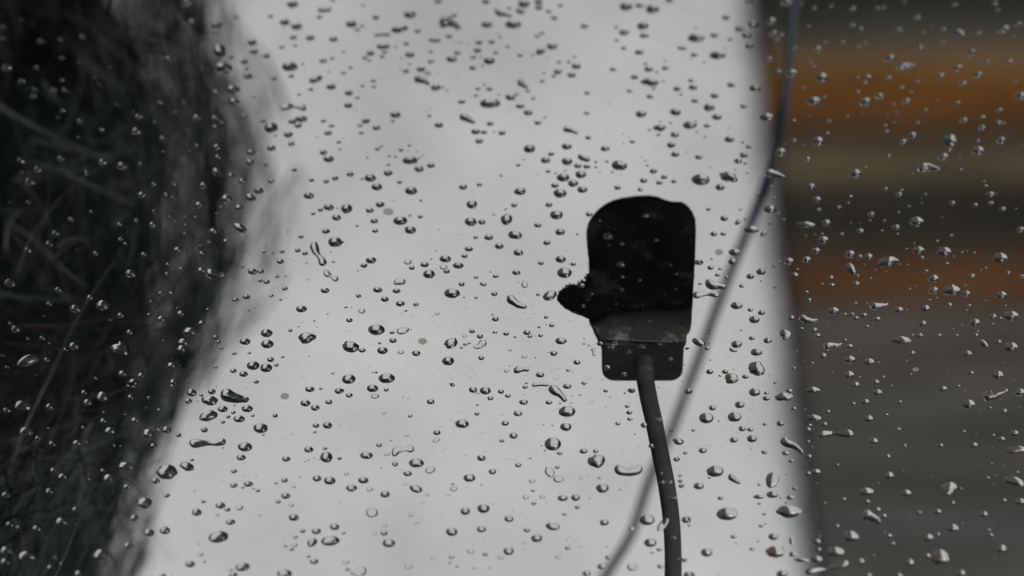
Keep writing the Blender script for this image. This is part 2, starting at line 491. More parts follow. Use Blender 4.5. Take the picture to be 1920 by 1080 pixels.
for j in range(3):
    for k in range(n):
        F.append((j * n + k, (j + 1) * n + k, (j + 1) * n + (k + 1) % n, j * n + (k + 1) % n))
F.append(tuple(range(n))); F.append(tuple(3 * n + k for k in range(n))[::-1])
mesh_obj('housing', V, F, M_cap, sensor, smooth=False)
# cable
zc = UND - 0.0052
cpts = [(Vector((at(1207, 660, zc).x, yf + 0.004, zc))), Vector((at(1207, 672, zc).x, yf - 0.0005, zc))]
for x, y in [(1209, 705), (1216, 745), (1226, 790), (1238, 850), (1249, 905), (1257, 960), (1261, 1010), (1262, 1080), (1258, 1180), (1246, 1320), (1225, 1500)]:
    cpts.append(at(x, y, zc + 0.0008))
cc = catmull(cpts, 7)
V, F = tube([p - sb for p in cc], [0.00134 * (1 - 0.12 * min(1, max(0, i - 10) / 50)) for i in range(len(cc))], 14)
mesh_obj('cable', V, F, M_sheath, sensor)
V, F = tube([cpts[0] - sb, cpts[1] - sb, (cpts[1] * .3 + cpts[2] * .7) - sb, cpts[2] - sb], [0.00122, 0.00126, 0.00134, 0.00136], 16)
mesh_obj('strain_relief', V, F, ramp_mat('grey rubber', [(0.3, (0.018, 0.018, 0.017)), (0.7, (0.028, 0.028, 0.026))], (300, 300, 300)), sensor)

# ------------------------------------------------------------------ marks on the glass
for x, y, w in [(728, 397, 20), (792, 640, 17), (534, 743, 17), (1348, 473, 16), (1717, 693, 12), (802, 138, 13)]:
    poly = [(x + w / 2 * math.cos(t) * (1 + .06 * noise.noise((math.cos(t), math.sin(t), x))), y + .68 * w / 2 * math.sin(t)) for t in np.linspace(0, 2 * math.pi, 25)[:-1]]
    V = [at(px, py, TOP) for px, py in poly] + [at(px, py, TOP) + Vector((0, 0, 0.00003)) for px, py in poly]
    n = 24
    F = [tuple(range(n))[::-1], tuple(range(n, 2 * n))] + [(k, (k + 1) % n, n + (k + 1) % n, n + k) for k in range(n)]
    where = {728: 'pale strip above left of the sensor', 792: 'pale strip level with the sensor body', 534: 'pale strip beside the dark clump',
             1348: 'pale strip just right of the sensor', 1717: 'right of the pane over the grey boards', 802: 'top of the pale strip among dark drops'}[x]
    tag(mesh_obj('water_spot', V, F, M_spot, smooth=False), 'flat grey dried spot on the glass, ' + where, 'water spot', 'dried spots on the glass')
def ribbon(pl, w, name, matl):
    c = catmull([Vector((x, y, 0)) for x, y in pl], 6)
    V, F = [], []
    for i, p in enumerate(c):
        t = (c[min(i + 1, len(c) - 1)] - c[max(i - 1, 0)]).normalized()
        nrm = Vector((-t.y, t.x, 0)) * w * (0.35 + 0.65 * math.sin(math.pi * (i + .5) / len(c)))
        V += [at(p.x + nrm.x, p.y + nrm.y, TOP), at(p.x - nrm.x, p.y - nrm.y, TOP)]
    for i in range(len(c) - 1): F.append((2 * i, 2 * i + 1, 2 * i + 3, 2 * i + 2))
    return mesh_obj(name, V, F, matl, smooth=False)
tag(ribbon([(560, 534), (640, 503), (700, 478), (770, 450), (840, 428), (900, 416)], 0.9, 'scratch', M_scratch), 'faint pale scratch curving across the middle of the glass', 'scratch')
tag(ribbon([(1125, 48), (1180, 68), (1240, 88), (1300, 108)], 1.4, 'scratch', M_scratch), 'faint short scratch near the top of the pale strip', 'scratch')
V, F, V2, F2 = [], [], [], []
for i in range(3600):
    y = 1080 * rnd.random() ** 0.7
    x = rnd.uniform(0, 1920)
    if rnd.random() < 0.5:
        x = min(1900, max(300, rnd.gauss(1000, 300)))
        y = rnd.gauss(690, 130)
    s = 0.3 + 0.75 * rnd.random() ** 3
    b = len(V)
    an = rnd.uniform(0, 6.28)
    if rnd.random() < 0.12:   # hair-like
        ln = rnd.uniform(3, 7)
        c = catmull([Vector((x + ln * t * math.cos(an) + rnd.gauss(0, 1), y + .7 * ln * t * math.sin(an) + rnd.gauss(0, 1), 0)) for t in (-1, 0, 1)], 3)
        for j, p in enumerate(c): V += [at(p.x, p.y - .22, TOP), at(p.x, p.y + .22, TOP)]
        for j in range(len(c) - 1): F.append((b + 2 * j, b + 2 * j + 1, b + 2 * j + 3, b + 2 * j + 2))
    else:
        vv, ff = (V, F) if rnd.random() < .8 else (V2, F2)
        b = len(vv)
        for k in range(5):
            t = an + 2 * math.pi * k / 5
            rr = s * rnd.uniform(.6, 1.3)
            vv.append(at(x + rr * math.cos(t), y + .7 * rr * math.sin(t), TOP))
        ff.append(tuple(range(b, b + 5)))
tag(mesh_obj('dust', V, F, M_dust, smooth=False), 'fine dark dust and lint specks scattered over the glass', 'dust', kind='stuff')
tag(mesh_obj('dust', V2, F2, M_lint, smooth=False), 'fine pale dust specks scattered over the glass', 'dust', kind='stuff')

# ------------------------------------------------------------------ raindrops
# per ninth of the pane: centre, width [, height, turn, kind] of every drop as measured (thirds of a pixel)
DATA = """A 0 0
1058,12,60;925,65,25;1080,122,45;1222,140,55;1160,195,28;1210,180,20;1240,285,70,80,0,i;1305,322,25;1255,380,105,62;1372,347,40;1385,385,28;1395,428,50;1440,430,15;1310,503,78;1217,522,45;1262,553,25;1317,572,60;1425,547,18;1375,655,42;1210,665,45;1250,692,28;1210,713,32;1108,660,50;1525,715,72,62;1480,680,35;1645,683,45;1695,668,65;1677,706,42;1622,757,50;1548,762,18;1640,808,38;1528,832,48;1220,826,45;1412,858,50;1408,913,45;1225,882,35;1495,925,25;1655,953,30;1525,1017,42;1362,1018,42;1235,975,78,36,22,t;1300,988,40;1457,1072,50;1145,1042,45;985,1042,25;1035,900,20;1035,575,25;1070,527,20;990,632,22;900,578,28;920,855,22;850,442,22;770,735,60;780,655,40;755,632,20;950,330,45;905,322,20;1645,25,60;1872,3,25;1825,55,70,30,0,c;1798,95,30;1330,95,25;1522,92,28;1602,125,55;1668,150,60;1650,210,42;1660,255,22;1745,212,45;1875,220,48;1418,238,52;1427,290,48;1500,313,40;1585,265,30;1630,375,85;1703,360,18;1638,428,32;1545,440,35;1775,445,75,38,-20,e;1818,342,42;1868,330,25;1850,402,15;1862,488,52;1748,502,28;1683,532,22;1650,603,138,42,2,bl;1820,680,30;1865,708,30;1845,748,42;1905,800,25;1818,857,40;1848,893,58;1912,840,20;1752,1013,28;1835,1020,32;1885,1002,35;1355,735,20;40,377,60;200,502,35;305,505,40;365,505,35;190,540,40;350,450,30;125,455,40;450,680,35;330,660,20;580,910,50;215,950,50;170,1020,60;120,965,20;490,970,35;345,890,45;120,900,45;350,325,30;205,380,30;450,350,25;230,230,40;340,220,30;20,215,30;20,150,35;120,110,25;865,1035,30;690,930,60;790,920,30;870,690,20;915,775,35;575,730,30;440,770,20;355,620,30;1110,820,25;560,475,20;620,380,20;530,435,15;660,590,18;705,300,15;465,205,35
B 640 0
55,135,60;90,167,28;117,145,25;193,98,38;122,30,20;385,82,65;230,195,85,24,-3,c;328,163,90,42,-8,e;428,175,35;235,262,70,34;305,263,18;365,245,30;163,300,42;133,325,28;157,342,22;230,318,28;243,293,28;385,308,52;338,327,15;385,360,18;365,400,35;448,390,48;455,455,88,38,20,t;530,492,55;570,490,18;502,345,35;502,290,25;525,225,65,28,5,e;605,130,105,62,8,t;655,155,35;635,87,32;605,205,35;640,235,12;672,240,18;708,250,12;620,332,58;652,297,35;545,8,40;813,8,45;818,138,60;910,77,98,32,18,t;967,137,85,48;1025,22,65;1005,62,50,34,25,e;945,45,25;1110,42,42;1108,10,45;1165,63,30;1197,100,35;1232,30,28;775,238,38;845,235,35;765,283,42;868,296,28;935,262,25;742,322,30;830,342,62;795,370,18;738,381,36;785,322,15;895,208,20;880,190,12;1005,310,30;1075,310,20;1120,288,50,40,-20,e;1185,260,58;1100,203,28;1128,187,26;1160,328,12;1225,350,25;1280,348,25;1312,320,20;1320,373,52;1218,403,45;1195,427,25;1295,422,48;1130,457,28;1140,410,18;1020,475,68,36,40,t;1050,512,25;985,530,25;950,547,55,36,10,e;1080,553,25;1005,597,45;1050,632,48;832,500,35;767,500,28;805,475,20;757,538,24;885,535,15;835,582,108,54,-6,i;677,572,40;710,670,90,38,25,t;755,740,48;803,743,35;860,742,15;903,747,38;775,793,42;838,695,38;1105,690,38;1145,660,20;548,703,48;495,652,25;480,627,12;42,522,45;90,550,25;38,592,45;305,645,55;290,680,25;137,680,45;105,705,28;197,718,42;112,747,28;180,455,28;183,488,22;117,483,22;12,410,25;50,380,25;12,290,22;595,510,15;203,837,30;225,823,18;335,843,25;383,818,18;372,850,10;428,852,12;460,870,12;305,882,18;270,878,18;440,888,15;388,898,80,48,-8,i;265,927,22;503,930,42;437,950,52;263,973,48;163,1000,60;118,1007,18;50,980,38;200,1050,58;327,1025,28;145,885,15;393,1072,65;685,1052,45;777,1038,30;897,988,18;1058,835,62,50;1025,898,12;995,928,25;1268,823,55;1180,865,35;1148,900,52;1163,963,25;1270,907,60;1363,888,72,36,20,e;1330,932,42;1380,937,38;1432,910,20;1432,940,18;1495,907,20;1560,928,85,62,0,i;1523,968,18;1483,835,48;1455,968,10;1347,980,60;1247,997,68;1303,1030,55;1200,1043,42;1232,1080,70;1355,1065,55;1205,975,15;1258,958,15;1005,1075,65;1600,37,70;1678,32,45;1750,50,70;1695,145,62;1590,182,55;1703,200,50;1547,152,25;1550,227,25;1588,270,30;1675,293,50;1367,148,42;1527,390,35;1823,383,38;1820,342,18;1710,358,22;1728,388,50;1775,405,18;1648,433,40;1735,460,90,46,4,i;1757,497,22;1810,457,18;1888,498,40;1620,512,32;1735,542,36;1910,530,20;1685,640,60;1878,630,60;1382,522,30;1380,637,30;1290,735,82,32,15,t;1388,773,30;1795,717,75,46,0,s;1795,683,15;1852,690,18;1732,730,20;1783,757,22;1875,757,45;1637,797,28;1855,815,45;1877,867,45;1690,883,10;1708,903,12;1720,930,18;1755,962,40;1815,995,35;1700,1015,40;1788,1028,35;1870,1020,30;1553,1055,35;1680,1065,28;1905,270,30;1845,2,40
C 1280 0
365,5,45;585,8,65;670,22,20;740,45,28;955,48,38;1130,42,28;1095,45,25;1245,10,25;1320,98,38;1215,165,38;1000,163,32;955,140,35;710,148,22;835,35,25;243,98,42;75,213,88,48;178,198,45;75,157,15;315,163,45;390,138,60;355,198,50;372,257,50;265,222,25;238,268,12;197,310,88,46;120,352,15;65,308,38;45,325,12;5,272,30;497,118,55;510,188,48;555,195,30;530,222,22;630,270,28;660,268,15;757,275,50;805,237,20;898,235,24;1025,240,20;990,262,20;1550,182,72,40,20,e;1800,165,75,42,-20,i;1890,135,40;1665,185,30;1755,15,35;1770,55,25;1530,25,30;1465,238,28;1410,150,15;1860,205,20;1470,165,28;1355,180,18;1625,292,42;1333,268,42;1163,325,62;1255,375,102,36,-5,t;1543,382,56,34,-25,i;1710,350,38;1835,345,45;1875,460,22;1575,468,45;1660,420,55;1450,425,45;1605,330,18;487,332,38;720,348,18;740,372,18;965,360,15;537,403,36;610,410,70;780,435,65,52;985,435,20;1040,430,40;1025,465,25;1160,437,32;1318,462,28;1232,495,30;985,515,28;1283,515,20;683,493,20;1105,540,52;735,567,82,46;795,545,22;1025,572,65;1257,567,48;1185,587,20;1545,578,32;1432,565,15;1367,617,22;1780,617,38;1900,537,60;45,452,30;58,490,48;272,477,45;402,495,62;178,538,45;68,567,40;148,603,60;192,658,55;342,597,38;470,657,78,44;40,702,75,46;75,678,15;137,707,35;262,722,12;262,783,55;337,800,18;370,826,32;342,872,45;312,905,45;352,918,18;125,770,15;80,742,15;90,883,40;297,957,12;363,975,15;100,1008,95,68;260,990,112,72,22,s;210,1052,50;625,677,24;820,680,26;710,655,12;925,655,15;1015,635,12;477,755,18;813,750,26;760,793,65;625,790,30;682,815,15;575,810,12;1138,707,22;1145,740,28;1187,690,18;1205,633,16;1153,650,10;1290,760,50;1240,795,45;1500,785,78,66,0,i;1500,840,30;1465,880,60;1580,675,48;1685,658,35;1772,690,38;1683,717,40;1805,695,20;1322,690,25;1660,790,25;1790,788,55;1660,845,70,52;1560,865,10;1557,893,12;1562,955,24;550,855,62;700,893,35;1157,877,28;520,983,112,40,12,t;970,975,65;1028,943,18;1005,957,12;1385,945,125,46,6,t;1293,978,12;720,1048,50;1140,1062,25;1232,1070,20;1695,1015,12;1703,1045,25;497,1050,20;1915,820,12
D 0 360
1737,20,55;1848,85,55;1803,100,30;1762,122,25;1898,92,12;1893,143,50;1455,3,30;1410,30,65,42,20,e;1345,88,50;1273,38,65;1350,200,78,46,25,e;1833,220,45;1885,280,76,58;1692,252,30;1790,350,140,54,62,b;1860,472,90,36,35,bl;1675,328,30;1715,345,32;1588,335,26;1537,342,15;1485,337,22;1577,390,40;1862,337,12;1875,392,18;1723,400,12;1420,446,50;1468,446,36;1465,498,26;1500,505,36;1558,475,22;1603,543,32;1527,583,25;1580,605,18;1367,420,20;1387,590,40;1325,606,36;1243,565,14;1400,665,15;1828,553,48;1695,657,58;1768,725,14;1633,778,24;1378,840,56;1500,792,62;1505,853,66;1728,820,95,60,-8,i;1318,908,26;1403,905,20;1212,817,35;1228,843,24;1245,878,22;1522,942,38;1590,928,20;1425,975,68;1497,987,65;1555,973,26;1313,1005,36;1370,1023,46;1215,985,22;1442,1068,30;1873,1020,18;1215,465,108,50,8,t;1133,440,45;1020,432,30;945,408,28;940,460,28;1000,325,48;1135,345,30;1127,302,18;1180,283,20;1273,276,38;1040,235,20;1200,220,45;860,183,45;1045,187,18;1103,143,22;1040,138,14;953,140,24;770,160,30;1120,72,50;1243,85,20;1218,122,14;865,108,20;800,15,50;935,15,30;970,30,18;680,265,30;708,290,28;675,182,30;515,110,25;400,152,36;160,55,30;315,232,48;278,290,45;160,325,45;540,345,35;810,350,36;735,458,60;60,510,70;330,550,45;905,570,30;963,570,28;850,617,20;840,690,28;1018,683,45;908,713,48;680,693,40;580,635,75;508,592,40;425,655,60;280,628,35;1135,738,45;997,653,14;1170,660,22;90,770,55;60,740,30;730,788,38;680,872,114,90,0,s;1070,785,80,48;1032,843,60;1022,882,55;920,838,18;418,865,60;160,945,132,62,-20,e;265,943,36;280,850,16;240,820,35;160,825,25;965,975,50;690,1020,50;795,1032,42;540,1048,22;975,1068,40;750,1072,60;620,720,14;250,700,16;1205,732,12;18,920,25;40,985,30;370,885,25;205,1030,15
E 640 360
30,92,60,56;218,70,48;160,103,45;185,163,42;332,160,75;388,212,60;445,138,28;385,132,16;88,190,18;190,218,32;5,282,20;395,5,60;448,48,20;733,68,60;727,166,64;790,168,40;928,150,62,68,0,i;972,73,34;858,127,16;925,97,16;977,240,76,48,8,e;828,255,48;755,255,26;888,305,48;995,340,54;717,320,45;693,360,34;1105,187,40;1155,285,40;1210,128,70;1230,224,52;1167,72,38;1008,5,65;1230,5,70;1393,125,36;1328,237,16;1233,377,55;1255,453,78,62;1305,405,30;1122,400,32;983,453,45;585,375,62;575,422,40,27,0,l;592,447,34;657,413,56;468,408,46;493,460,64;397,426,32;373,393,42,28,0,l;505,377,12;167,383,56;127,413,38;93,442,10;328,506,62,36,-3,cl;205,550,50;310,556,42;245,602,42;332,627,48;97,584,28;115,668,36,28,0,l;420,632,30;363,668,14;25,648,18;57,648,8;540,683,24,16,0,l;45,720,36;623,568,84,56;677,518,34;798,518,38,24,15,e;757,480,26;868,473,32;757,594,20;690,592,12;860,573,34;985,625,118,46,30,t;1030,520,35,40,0,il;1107,577,24;1172,580,78,54,-25,e;867,714,36;850,690,14;1152,704,24;1112,759,18;1183,750,28;1120,807,26;198,773,92,62;285,790,28;345,778,62,36,-10,il;290,835,40;215,850,18;230,890,56;335,900,34,24,0,l;422,906,46;118,890,38;55,870,96,64,10,i;617,850,80,52,-20,i;693,810,24,16,0,l;735,783,30;780,811,34;863,789,26;927,797,32;977,815,16;697,857,24;720,850,16;675,875,16;780,860,76,38,150,tl;1043,790,40;1060,812,26;1235,836,60;1365,854,14;1392,862,12;1195,907,40;950,888,22,14,0,l;1030,925,30,18,0,l;787,933,32;602,950,64;1325,957,38;1420,900,46,26,80,bl;1455,853,38;1275,1003,22;930,1005,28,20,0,l;1012,1002,82,36,-3,t;1117,1028,46;42,1050,74,56;255,1046,86,56;175,1015,10;195,1015,18;620,1078,22;1040,1075,16;1365,1075,28;1713,130,40;1502,245,55;1580,290,26;1773,270,24;1573,405,50;1580,475,26;1680,495,22;1580,548,26;1360,640,30;1495,988,40;1590,1028,36;1520,870,45;1693,868,40;1620,900,28;1855,940,30;1637,828,22;1795,855,22;1733,725,22;1803,742,8;1885,545,20;1455,160,20;1505,300,15;1885,460,18;1540,848,35;1350,522,45
F 1280 360
420,15,26;515,33,22;490,95,65;540,118,14;570,155,16;145,97,25;325,100,16;232,147,42;310,168,40,26,-45,e;350,152,16;385,210,84,46;455,232,44,26,-40,e;487,177,22;175,235,38;228,235,32;293,338,64,40;280,390,48;90,395,50;157,425,34;210,432,22;195,466,28;245,478,25;162,378,14;97,516,20;185,525,118,48,12,t;130,577,140,38,-2,bl;330,528,28;440,448,50;380,473,42;440,500,12;520,535,22;513,417,24;540,395,24;303,638,64;380,662,30;442,678,38;403,717,56;328,777,12;155,793,20;388,822,32;90,843,78,42,22,e;150,852,15;137,880,28;25,880,22;303,855,58;285,890,44,20,15,t;478,834,46;578,800,72,76,0,s;415,900,62,42;415,990,84,86,0,i;152,1010,38;238,1010,34;210,1033,18;275,1045,72,64,0,i;352,1038,36;155,945,12;520,1075,18;612,708,38;645,435,18;755,42,48;765,98,24;945,25,25;930,62,16;878,86,26;1215,12,38;1365,12,18;1515,62,36;1643,72,32;1732,60,32;1728,12,50;1800,95,36;1270,80,14;1215,115,16;690,182,100,34,0,e;808,172,48;790,268,58;745,238,12;785,235,16;895,235,22;997,218,42;945,173,12;993,175,10;1060,125,38;1135,160,18;1053,160,14;1122,217,16;1200,197,42;1208,233,14;1315,165,76,56;1432,275,18;1510,243,22;1303,287,12;1900,210,45;750,330,50;940,348,58,42;995,363,32;1045,363,50;697,380,50;597,388,56;1325,325,68;1470,335,78;1345,370,28;1260,320,14;1150,390,118,62,-8,i;1570,340,18;1600,332,12;1640,342,18;1525,362,12;1785,368,78;950,430,66,44,45,i;1483,403,24;1703,427,20;1677,437,12;1222,407,12;1267,410,12;1022,407,10;1368,445,28;1410,485,60;1625,472,38;1828,452,28;1905,473,30;630,468,45;832,482,32;785,517,16;838,525,36;975,516,42;982,470,22;1057,485,16;1145,447,10;1085,440,12;1275,545,18;1510,550,92,64,0,i;1410,552,56;1595,570,45;1590,525,12;1790,578,62;695,563,28;710,607,28;970,625,24;1035,627,14;1105,640,102,36,-5,t;1215,662,48;1365,653,50;1428,595,14;1390,607,16;1498,635,36;1610,637,24;1595,663,12;1260,662,10;1813,640,18;847,668,66;912,688,24;952,688,30;1020,693,38;975,708,34;1092,714,40;707,718,102,38,10,t;740,775,36;757,808,40;668,768,22;812,735,10;1035,757,28;1350,738,42;1640,733,60;1745,700,40;1785,712,24;1742,743,22;1843,695,86,56;1520,770,12;1658,782,16;1648,803,26;1440,807,32;1540,806,20;1330,806,42;1290,805,22;1228,832,106,46,4,e;1690,850,62,34,35,e;1775,842,36;1845,868,76;845,862,102,36,-5,t;912,832,22;938,868,40;815,890,16;640,893,12;790,920,42;1290,905,36;1598,908,56;938,942,66,44;1048,955,62;1100,960,14;730,962,18;1260,952,12;625,992,24;935,1027,58;1128,1040,22;1085,1068,42;995,1042,14;1282,1025,18;1620,1017,34;1770,1027,62;970,1075,40
G 0 720
1078,47,52;1192,42,42;1132,63,22;1060,95,38;1113,97,10;1180,92,86,56,0,i;1320,75,156,66,15,t;1253,140,55;1318,120,12;1392,137,60;1313,160,25;1283,184,26;1172,178,102,58,-15,e;1345,195,62;1422,178,20;1255,214,24;1150,258,38;1467,247,78,58;1482,286,14;1168,332,196,48,-2,b;1255,358,12;1378,352,76,54;1357,412,50;1548,177,28;1718,107,54;1773,133,48;1850,101,38;1742,28,50;1803,26,20;1905,38,45;1777,233,36;1843,232,50;1772,270,18;1737,367,50;1828,362,24;1835,410,64,62;1715,436,10;1735,428,10;1767,418,10;1795,425,10;1610,421,46;1910,418,24;1317,490,34;1315,570,40;1397,561,50;1365,582,18;1425,588,14;1450,600,24;1783,530,48;1855,542,62;1600,541,36;1552,557,18;1652,578,22,14,0,l;1607,628,48;1565,662,28;1637,680,30,20,0,l;1143,662,26;1240,682,54;1280,705,32;1345,695,42,28,0,l;1222,735,24,16,0,l;1107,720,52;1297,775,50;1228,857,106,68,-8,e;1462,738,20,14,0,l;1652,750,54;1703,826,30;1780,827,50;1663,860,26;1655,905,35,26,0,l;1605,912,20;1640,930,26;1755,890,58,44,-30,e;1858,880,98,56,-5,e;1882,802,50;1767,997,46;1735,970,20;1365,1028,76,48,-8,e;1295,1045,28,18,0,l;1313,1075,45;1600,1065,80,52;1070,1012,52;1128,957,30,20,0,l;1150,1000,18;940,488,118,86,0,i;1052,462,78,50,15,i;1080,427,24;875,543,45;938,626,34;815,665,78,62,0,i;755,752,44;838,835,54;928,822,56;722,908,48;565,955,86,56,-10,i;1120,900,10;1093,602,10;835,278,66,54;938,257,52;892,257,20;1005,287,32;862,345,34;710,460,86,50;613,530,66,50;580,487,30;715,577,42;620,262,60;583,207,40;760,203,45;585,160,20;708,172,16;495,102,52;475,47,36;578,68,68,58;735,72,32;838,77,24;895,145,24;935,130,10;132,118,90,60;280,127,48;40,147,45;150,265,80,52;215,303,36;275,250,20;295,335,42;435,333,52;487,327,14;470,245,25;645,345,18;680,350,16;305,485,45;355,520,54;503,535,16;280,603,48;35,623,50;425,704,36;347,772,66;207,812,50;57,787,45;105,805,25;428,790,14;40,935,70,50;155,965,95,56;33,998,55;315,978,20;347,1012,26;285,1030,35;445,1065,48;740,10,60;970,12,28;915,1078,35
H 640 720
5,35,24;45,62,38;175,23,60;190,67,42,28,0,l;253,32,28;625,5,26;503,98,42;740,32,44;810,36,58;767,50,20,14,0,l;898,42,34;838,80,32;937,66,32;765,117,18;762,167,28;1025,100,48;1120,4,88,26,0,c;1220,55,120,48,42,t;1270,12,45;1033,17,28;1297,66,10;1343,62,14;1168,103,38;1230,107,14;1290,107,10;992,165,48;1270,152,90,64;922,220,40;1262,240,62;1187,232,12;1137,227,10;680,222,72,50;537,273,40;533,315,38,24,-30,il;387,180,26;240,163,22,15,0,l;968,290,44;903,319,26;1190,335,86,78;1127,346,12;1145,372,14;1228,388,32;367,287,28,17,0,l;213,343,32;278,317,10;345,372,122,50,-12,bl;142,400,66,44;257,394,32,18,0,l;422,442,80,52;500,482,56,36,-20,el;302,450,34;373,503,46;787,415,48;850,492,42;720,527,64,46;995,455,36;1062,418,14;1362,377,44;1430,377,30;1437,430,92,76,0,i;1215,468,26;1170,493,62,42,60,il;1222,533,56,40,0,l;1073,545,34,24,0,l;1350,528,20,14,0,l;1450,527,18;1615,487,152,56,0,c;1468,585,68,52;1570,593,14;123,541,56;58,585,58;160,590,38,26,0,l;28,505,28,20,0,l;247,620,50;420,588,70,44,15,e;485,623,22,16,0,l;632,588,40,28,0,l;627,561,18;365,563,28,10,0,cl;600,625,30,10,0,l;1077,600,22;1038,635,34,24,0,l;1130,633,30,22,0,l;1082,671,28;1245,641,54;1317,638,48;1327,692,28;1255,733,22;697,715,52;800,700,66,52;942,758,50;173,720,62,54,0,l;390,736,28,20,0,l;453,667,25,10,0,l;1478,778,48;1188,800,76,44,8,e;620,830,62;788,816,50;1043,822,34;1098,867,60;268,893,66;240,838,36;245,795,25,18,0,l;190,838,22,16,0,l;425,780,25,16,0,l;940,938,56;1273,921,30;1352,915,20,12,0,l;728,940,40,28,0,l;810,957,30;897,975,32,24,0,l;1028,893,28,14,0,l;1220,970,32,22,0,l;1468,1025,56;1502,975,36;1637,1028,58,40,0,l;1380,1065,45;515,980,30,20,0,l;620,973,30;378,1027,42,28,0,l;610,1005,20;652,1025,20;748,1035,24,16,0,l;105,1050,106,60,-25,sl;25,1000,40,26,0,l;15,838,22;35,1043,24;1718,762,84,62;1635,813,34,22,0,l;1808,790,86,40,-50,el;1737,890,66;1788,930,30;1748,948,18;1795,1025,36;1703,230,38;1608,125,26;1620,160,32;1623,197,30;1555,223,28;1652,283,10;1743,348,32;1785,200,40;1487,38,26;1512,72,10;1595,50,14;1632,36,40;1855,262,18;1895,322,60,42,10,i;1885,423,35;1800,500,18;1840,553,48;1805,553,30;1905,515,20;1905,545,25;1912,573,30;1868,640,40;1868,865,28;1905,988,40
I 1280 720
33,40,42;405,45,62;470,50,26;470,80,40;600,38,36;565,72,90,50,0,i;537,35,10;638,93,12;320,115,52;167,133,40;133,188,76,62;292,183,74,56;203,208,12;625,138,28;60,260,22;335,250,40;380,255,34;462,226,24;550,221,42;287,313,44;390,306,54;113,373,44;15,388,26;458,383,30;578,388,38;612,432,30;617,347,138,44,30,t;182,488,92,66;150,527,18;290,538,78,34,35,t;90,573,56;505,535,72,86,0,i;430,565,20;430,633,64,26,-2,e;505,620,66,40;605,637,40;630,587,24;212,641,30;550,640,14;580,670,12;250,728,120,74;600,716,130,72,6,i;430,672,20;460,732,22;20,762,50;35,795,18;545,763,10;440,798,25;465,787,14;510,857,54;285,858,32;612,882,40,28,70,e;424,885,14;390,927,28;530,940,106,72,-10,i;135,945,64,50;620,955,40;10,990,30;670,990,80,22,5,e;560,1068,62;35,1075,60;705,323,24;710,407,32;730,32,76,38;687,143,12;735,187,84,36,4,e;815,155,28;715,232,26;705,255,34;797,225,34;727,355,10;860,280,194,44,179,b;705,502,30;750,492,46;755,560,12;870,455,20;1095,45,50;960,110,26;1028,99,46;1220,100,26;1145,172,22;1045,193,52;1213,254,28;1075,320,46;1247,345,24;1152,407,32;1160,512,54;1100,558,14;1028,602,82,46;1255,610,54;905,647,26;1037,661,32;800,667,16;1095,705,35;1130,740,32;1065,750,108,56,25,t;867,797,26;945,855,88,64;857,940,98,54;757,885,40;765,930,28;770,857,14;755,985,60;1000,995,42;1075,963,14;815,1035,235,40,168,b;1045,1075,35;1462,25,46;1550,12,20;1175,10,16;970,3,50;1605,110,70;1760,58,142,58,-15,t;1895,45,60;1670,153,10;1728,135,22;1805,150,38;1845,132,8;1890,132,10;1865,275,45;1790,308,42;1745,288,22;1580,267,24;1647,283,10;1635,342,46;1450,345,32;1870,368,112,42,0,i;1738,360,10;1738,447,12;1803,460,10;1880,495,22;1860,545,112,56,10,i;1715,527,24;1495,585,102,76,-30,i;1565,588,16;1517,667,30;1895,660,60;1805,653,32;1433,716,42;1330,722,24;1693,730,44;1515,808,70,46;1377,862,64,42;1435,845,26;1160,852,32;1135,835,12;1180,897,28;1720,822,24;1730,850,34;1790,923,58;1275,1000,50;1375,965,40;1445,970,98,86,0,i;1565,1062,52;1215,1075,40;1400,520,8
"""
drops = []
for line in DATA.strip().split('\n'):
    if ';' not in line:
        _, ox, oy = line.split(); ox, oy = int(ox), int(oy); continue
    for e in line.split(';'):
        q = e.split(',')
        cx, cy, w = (float(v) for v in q[:3])
        h = float(q[3]) if len(q) > 3 else 0
        rot = float(q[4]) if len(q) > 4 else 0
        kind = q[5] if len(q) > 5 else ''
        px, py, w = ox + cx / 3, oy + cy / 3, w / 3 * 1.05 + 0.3
        if not h:
            h = w * rnd.uniform(0.64, 0.78) * (0.92 if py < 250 else 1)
        else: h = h / 3 * 1.04
        drops.append(dict(x=px, y=py, w=w, h=h, rot=R(rot), k=kind))
drops.sort(key=lambda d: -d['w'] * d['h'])

keep = []
for d in drops:      # the ninths overlap: a drop measured twice stays once
    if not any(math.hypot(d['x'] - e['x'], (d['y'] - e['y']) * 1.4) < 0.36 * max(d['w'], e['w']) for e in keep): keep.append(d)
drops = keep
